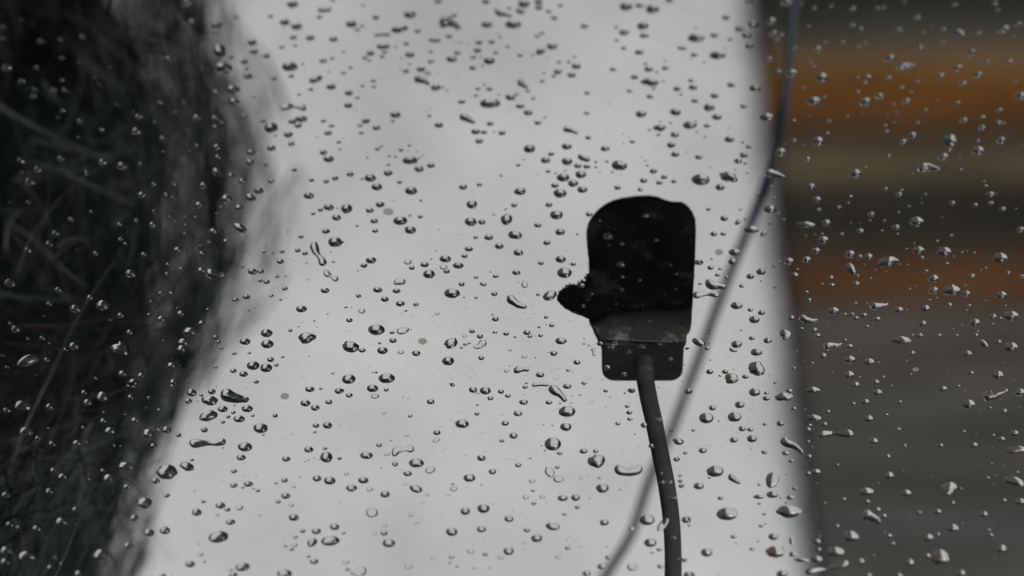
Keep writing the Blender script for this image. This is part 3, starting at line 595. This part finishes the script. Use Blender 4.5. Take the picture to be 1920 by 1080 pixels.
# a few drops just outside the picture so that the pane stays wet past its rim
def dome(d, nr, ns):
    """cap over a star-shaped outline: (verts, faces, flat faces)"""
    seed = d['x'] * 0.731 + d['y'] * 1.37
    k = d['k']
    flat = 'l' in k
    amp = 0.05 if k in ('', 'l', 'e', 'el') else (0.34 if 's' in k else 0.17)
    A, B = d['w'] / 2, d['h'] / 2 * (0.93 if not flat else 1.0)
    cr, sr = math.cos(d['rot']), math.sin(d['rot'])
    oy = 0.04 * d['h']
    out = []
    for i in range(ns):
        t = 2 * math.pi * i / ns
        f = 1.0
        if 's' in k: f = 0.86
        if amp:
            f *= 1 + amp * 1.6 * noise.noise((math.cos(t) * 0.9, math.sin(t) * 0.9, seed)) + amp * 0.9 * noise.noise((math.cos(t) * 2.1, math.sin(t) * 2.1, seed + 7))
        u, v = A * math.cos(t) * f, B * math.sin(t) * f
        out.append(at(d['x'] + u * cr - v * sr, d['y'] + oy + u * sr + v * cr, TOP))
    c = Vector((0, 0, 0))
    for p in out: c += p
    c /= ns
    rad = min((out[i] - out[(i + ns // 2) % ns]).length for i in range(ns // 2)) / 2
    kk = (0.17 + 0.08 * noise.noise((seed, 1, 2))) if flat else 0.51 + 0.12 * noise.noise((seed, 3, 1))
    if not flat and d['w'] > 24: kk *= 0.92
    Rr = (1 + kk * kk) / (2 * kk)
    tilt = 0.18 * noise.noise((seed, 8, 8)), 0.18 * noise.noise((seed, 5, 9))
    V, F = [], []
    for j in range(nr):
        t = math.cos(math.pi / 2 * j / nr)      # 1 at the rim .. 0 at the top
        z = (0.20 * (1 - t ** 6) if flat else math.sqrt(max(0, Rr * Rr - t * t)) - (Rr - kk)) * rad
        for p in out:
            q = c + (p - c) * t
            V.append(Vector((q.x + tilt[0] * z * (1 - t * t), q.y + tilt[1] * z * (1 - t * t), TOP + z)))
    if flat: kk = 0.20
    V.append(Vector((c.x + tilt[0] * kk * rad, c.y + tilt[1] * kk * rad, TOP + kk * rad)))
    for j in range(nr - 1):
        for i in range(ns):
            F.append((j * ns + i, (j + 1) * ns + i, (j + 1) * ns + (i + 1) % ns, j * ns + (i + 1) % ns))
    for i in range(ns): F.append(((nr - 1) * ns + (i + 1) % ns, (nr - 1) * ns + i, nr * ns))
    b = len(V)
    V += [p.copy() for p in out]
    F.append(tuple(b + i for i in range(ns)))
    return V, F, [len(F) - 1]

def streak(d, ns, nc):
    """long drop: half-round ridge along a spine"""
    seed = d['x'] * 0.31 + d['y'] * 0.77
    k = d['k']
    flat = 'l' in k
    L2, H = d['w'] / 2, d['h'] / 2 * (0.95 if not flat else 1.0)
    cr, sr = math.cos(d['rot']), math.sin(d['rot'])
    if 't' in k: H *= 1.12
    bend = 0.16 * d['h'] * (1 if noise.noise((seed, 0, 0)) > 0 else -1)
    def half(u):                       # u -1..1
        s = (u + 1) / 2
        if 't' in k: w = 1.0 if s < 0.28 else 1.0 - 0.5 * min(1, (s - 0.28) / 0.55) ** 0.9
        elif 'b' in k: w = 1.0 - 0.42 * math.exp(-((s - 0.55) / 0.2) ** 2) - 0.15 * s
        else: w = 1.0 - 0.08 * s
        w *= 1 + 0.14 * noise.noise((u * 2.2, seed, 0))
        x = abs(u) * L2
        e = H * (w if u < 0 or 't' not in k else 0.6)
        if x > L2 - e: w *= math.sqrt(max(0, 1 - ((x - (L2 - e)) / e) ** 2))
        return w * H
    lf, rt = [], []
    for i in range(ns + 1):
        u = -math.cos(math.pi * i / ns)
        hw = max(half(u), 0.05)
        uu, off = u * L2, bend * (u * u - 0.4) + 0.25 * H * noise.noise((u * 1.5, seed, 4))
        lf.append(at(d['x'] + uu * cr - (off - hw) * sr, d['y'] + uu * sr + (off - hw) * cr, TOP))
        rt.append(at(d['x'] + uu * cr - (off + hw) * sr, d['y'] + uu * sr + (off + hw) * cr, TOP))
    kk = 0.24 if flat else 0.52
    Rr = (1 + kk * kk) / (2 * kk)
    V, F = [], []
    n1 = nc + 1
    for i in range(ns + 1):
        c, hv = (lf[i] + rt[i]) / 2, (rt[i] - lf[i]) / 2
        r = hv.length
        for j in range(n1):
            t = -math.cos(math.pi * j / nc)
            z = (0.26 * (1 - t ** 4) if flat else (0.42 * (1 - abs(t) ** 3.2)) if ('b' in k or 'c' in k) else math.sqrt(max(0, Rr * Rr - t * t)) - (Rr - kk)) * r
            q = c + hv * t
            V.append(Vector((q.x, q.y, TOP + z)))
    for i in range(ns):
        for j in range(nc):
            F.append((i * n1 + j, i * n1 + j + 1, (i + 1) * n1 + j + 1, (i + 1) * n1 + j))
    rim = [V[i * n1].copy() for i in range(ns + 1)] + [V[i * n1 + nc].copy() for i in range(ns, -1, -1)]
    b = len(V)
    V += rim
    F.append(tuple(b + i for i in range(len(rim))))
    # end caps (tiny)
    F.append(tuple(range(n1)))
    F.append(tuple(ns * n1 + j for j in range(n1))[::-1])
    # orient outwards: the ridge must face up
    p = F[(ns // 2) * nc + nc // 2]
    nrm = (V[p[1]] - V[p[0]]).cross(V[p[2]] - V[p[0]])
    if nrm.z < 0: F = [q[::-1] for q in F]
    nf = ns * nc
    if (V[b + 1] - V[b]).cross(V[b + len(rim) // 2] - V[b]).z * (1 if nrm.z >= 0 else -1) > 0: F[nf] = F[nf][::-1]
    return V, F, [nf, nf + 1, nf + 2]

def build(d, big):
    if any(c in d['k'] for c in 'tbc'): return streak(d, 20 if big else 10, 12 if big else 6)
    return dome(d, 9, 28) if big else dome(d, 5, 14)

# drops that stand out: place, its own description, how others refer to it
LAND = [
 (597, 477, 'long bone-shaped raindrop slanting down right, on the pale strip left of centre', 'slanting bone-shaped drop'),
 (389, 831, 'long flat dumbbell raindrop lying level at the edge of the dark clump', 'level dumbbell drop'),
 (440, 745, 'slug-shaped raindrop, fat end left, beside the dark clump low on the pale strip', 'slug-shaped drop'),
 (313, 883, 'big domed raindrop at the lower edge of the dark clump, largest there', 'big domed drop'),
 (409, 1006, 'large oval raindrop at the lower left of the pale strip', 'large lower left oval drop'),
 (227, 650, 'big angular raindrop on the glass over the lower dark clump', 'big angular drop'),
 (550, 201, 'flat bar-shaped raindrop near the top left of the pale strip', 'bar-shaped drop'),
 (418, 127, 'wide dark raindrop at the upper edge of the dark clump', 'wide clump-edge drop'),
 (842, 43, 'dark lopsided raindrop with a tail at the top of the pale strip', 'lopsided top drop'),
 (918, 194, 'humped wide raindrop high in the middle of the pale strip', 'humped drop'),
 (876, 223, 'oblong dark raindrop slanting down right above the pale middle', 'oblong slanting drop'),
 (968, 568, 'teardrop-shaped raindrop with its tail down right, left of the sensor', 'sensor-side teardrop'),
 (1031, 553, 'tilted raindrop almost touching the ragged side nub of the sensor', 'nub drop'),
 (1058, 511, 'round raindrop with a bright square glint above the sensor nub', 'square-glint drop'),
 (706, 618, 'large oval raindrop in the middle of the pale strip, beside a pale twisted drop', 'large middle oval drop'),
 (848, 550, 'large oval raindrop level with the sensor nub on the open pale strip', 'oval drop level with the nub'),
 (658, 650, 'large pointed raindrop with a flat left side, middle of the pale strip', 'flat-sided drop'),
 (900, 647, 'pale see-through raindrop with a pointed lower left end', 'pale pointed drop'),
 (977, 694, 'flat tadpole raindrop pointing right, below left of the sensor', 'flat tadpole drop'),
 (1047, 738, 'comma-shaped raindrop curling down right, below left of the sensor', 'comma drop'),
 (1063, 771, 'broad oval raindrop just under the comma-shaped one', 'oval under the comma'),
 (1037, 832, 'tall round raindrop on the pale strip left of the sensor cable', 'tall round drop'),
 (1119, 864, 'large round raindrop nearest left of the cable bend', 'round drop by the cable'),
 (1178, 882, 'capsule-shaped raindrop lying level just left of the sensor cable', 'capsule drop'),
 (755, 844, 'pale bent see-through raindrop like a bone on the lower pale strip', 'pale bent drop'),
 (781, 867, 'dark-rimmed oval raindrop just right below the pale bent one', 'dark-rimmed oval drop'),
 (675, 1070, 'pale triangular raindrop cut by the bottom edge', 'triangular drop'),
 (866, 794, 'bold oval raindrop alone in the lower middle of the pale strip', 'lone oval drop'),
 (1160, 309, 'blocky dark raindrop above the sensor top', 'blocky drop'),
 (1341, 536, 'long raindrop with a bright right end, touching the right edge of the sensor', 'bright-ended drop'),
 (1323, 552, 'long clear flat raindrop under a darker one, right of the sensor', 'long clear drop'),
 (1313, 336, 'big round raindrop near the blurred cable, above right of the sensor', 'big drop above the sensor'),
 (1367, 330, 'star-shaped splayed raindrop above right of the sensor', 'star-shaped drop'),
 (1346, 103, 'long dark raindrop near the upper right corner of the pale strip', 'upper right dark drop'),
 (1453, 328, 'raindrop with an arched bright back over the blurred cable', 'arched drop'),
 (1742, 315, 'tadpole raindrop with a bright back over the brown boards', 'board tadpole drop'),
 (1794, 127, 'bright white sliver of a raindrop on the rust brown boards', 'white sliver drop'),
 (1780, 262, 'squarish raindrop with a bright top over the brown boards', 'squarish drop'),
 (1663, 490, 'wide raindrop with a bright bar, above the lower rust board', 'bright-bar drop'),
 (1783, 543, 'wide raindrop with a bright square on the lower rust board', 'bright-square drop'),
 (1648, 573, 'thin pointed raindrop with a bright right end under the rust board', 'thin pointed drop'),
 (1690, 637, 'humped wide raindrop on the grey boards below the rust one', 'grey board humped drop'),
 (1473, 627, 'jagged raindrop with a stubby foot at the right edge of the pale strip', 'jagged drop'),
 (1418, 690, 'tall blocky raindrop right of the sensor housing', 'tall blocky drop'),
 (1372, 708, 'blocky raindrop below right of the sensor housing', 'lower blocky drop'),
 (1486, 835, 'tailed raindrop pointing down right at the edge of the pale strip', 'edge tailed drop'),
 (1567, 813, 'long level streak of water with a bright right end on grey boards', 'long level streak'),
 (1550, 1065, 'long wavy streak of water rising right, at the bottom edge', 'wavy streak'),
 (1363, 963, 'big oval raindrop right of the cable near the bottom', 'big lower oval drop'),
 (1480, 959, 'big oval raindrop with a bright right half on the pale strip edge', 'half-bright drop'),
 (1448, 898, 'tall kidney-shaped raindrop on the lower right of the pale strip', 'kidney drop'),
 (1457, 1033, 'big lumpy raindrop low at the right edge of the pale strip', 'lumpy drop'),
 (1341, 883, 'large round raindrop right of the cable bend', 'round drop right of the cable'),
 (1324, 783, 'round raindrop split into quarters of light and dark, right of the cable', 'quartered drop'),
 (1762, 1043, 'tall raindrop with a bright lower right side, bottom right', 'tall bottom right drop'),
 (1778, 915, 'leaning raindrop with a bright upper face over the grey boards', 'leaning drop'),
 (1867, 739, 'long ragged raindrop with a bright right end near the right edge', 'ragged drop'),
 (1213, 974, 'round raindrop lying over the blurred cable left of the sharp one', 'drop on the blurred cable'),
]
ink = {}
for (lx, ly, lab, short) in LAND:
    c = [d for d in drops[:420] if id(d) not in ink]
    d = min(c, key=lambda e: (e['x'] - lx) ** 2 + (e['y'] - ly) ** 2)
    if math.hypot(d['x'] - lx, d['y'] - ly) < 14: ink[id(d)] = (lab, short)
N_ONE = 298
one = drops[:N_ONE]
for d in drops[N_ONE:]:
    if id(d) in ink: one.append(d)
one = [d for d in one if id(d) in ink] + [d for d in one if id(d) not in ink]
one = one[:N_ONE]
rest = [d for d in drops if not any(d is e for e in one)]
refs = [(d['x'], d['y'], ink[id(d)][1]) for d in one if id(d) in ink] + [(1090, 440, "sensor's upper left side"), (1050, 553, "sensor nub tip"), (1132, 700, "sensor's lower left corner"), (1282, 700, "sensor's lower right corner"), (1215, 366, "sensor top")]
def direction(dx, dy):
    a = math.degrees(math.atan2(-dy, dx)) % 360
    return ['right', 'upper right', 'above', 'upper left', 'left', 'lower left', 'below', 'lower right'][int((a + 22.5) // 45) % 8]
taken = set(v[0] for v in ink.values())
def describe(d):
    big = 'large' if d['w'] > 22 else ('mid-sized' if d['w'] > 16 else 'small')
    asp = d['h'] / d['w']
    shp = 'clear flat' if 'l' in d['k'] else ('tailed' if 't' in d['k'] else ('irregular' if d['k'] in ('i', 's') else ('slanted' if abs(d['rot']) > 0.15 else ('flattened' if asp < 0.62 else 'round'))))
    cand = sorted(refs, key=lambda r: (r[0] - d['x']) ** 2 + (r[1] - d['y']) ** 2)[:9]
    for rank in ('', 'second ', 'third ', 'fourth '):
        for (x, y, s) in cand:
            w = direction(d['x'] - x, d['y'] - y)
            rel = {'above': 'above', 'below': 'below', 'left': 'left of', 'right': 'right of'}.get(w, 'to the ' + w + ' of')
            lab = f"{big} {shp} raindrop, {rank or 'nearest '}{rel} the {s}"
            if lab not in taken and len(lab.split()) <= 16:
                taken.add(lab)
                return lab
    return f"{big} {shp} raindrop on the glass near the {cand[0][2]}"
one.sort(key=lambda d: min((d['x'] - r[0]) ** 2 + (d['y'] - r[1]) ** 2 for r in refs))
for d in one:
    lab = ink[id(d)][0] if id(d) in ink else describe(d)
    V, F, fl = build(d, True)
    o0 = at(d['x'], d['y'], TOP)
    o = mesh_obj('raindrop', [v - o0 for v in V], F, M_water, flat=fl)
    o.location = o0
    tag(o, lab, 'raindrop', 'raindrops on the glass')
V, F, FL = [], [], []
for i in range(420):   # past the picture's rim
    while True:
        x, y = rnd.uniform(-700, 2620), rnd.uniform(-420, 1500)
        if not (-20 < x < 1940 and -20 < y < 1100): break
    rest.append(dict(x=x, y=y, w=rnd.uniform(7, 26), h=0, rot=0, k=''))
    rest[-1]['h'] = rest[-1]['w'] * 0.7
for i in range(700):   # the finest beads
    x, y = rnd.uniform(0, 1920), rnd.uniform(20, 1080)
    w = 1.6 + 2.6 * rnd.random() ** 2
    if x < 420 - max(0, y - 560) * .4 and rnd.random() < .65: continue
    if any(abs(x - e['x']) < e['w'] * .5 + w and abs(y - e['y']) < e['h'] * .5 + w for e in drops): continue
    rest.append(dict(x=x, y=y, w=w, h=w * .72, rot=0, k=''))
for d in rest:
    v, f, fl = build(d, False)
    b = len(V)
    FL += [len(F) + i for i in fl]
    V += v
    F += [tuple(i + b for i in q) for q in f]
tag(mesh_obj('raindrops', V, F, M_water, flat=FL), 'fine small raindrops and beads scattered between the larger drops', 'raindrops', kind='stuff')
print('drops', len(one), len(rest), 'labels', len(set(o.get('label') for o in S.objects if o.name.startswith('raindrop'))))
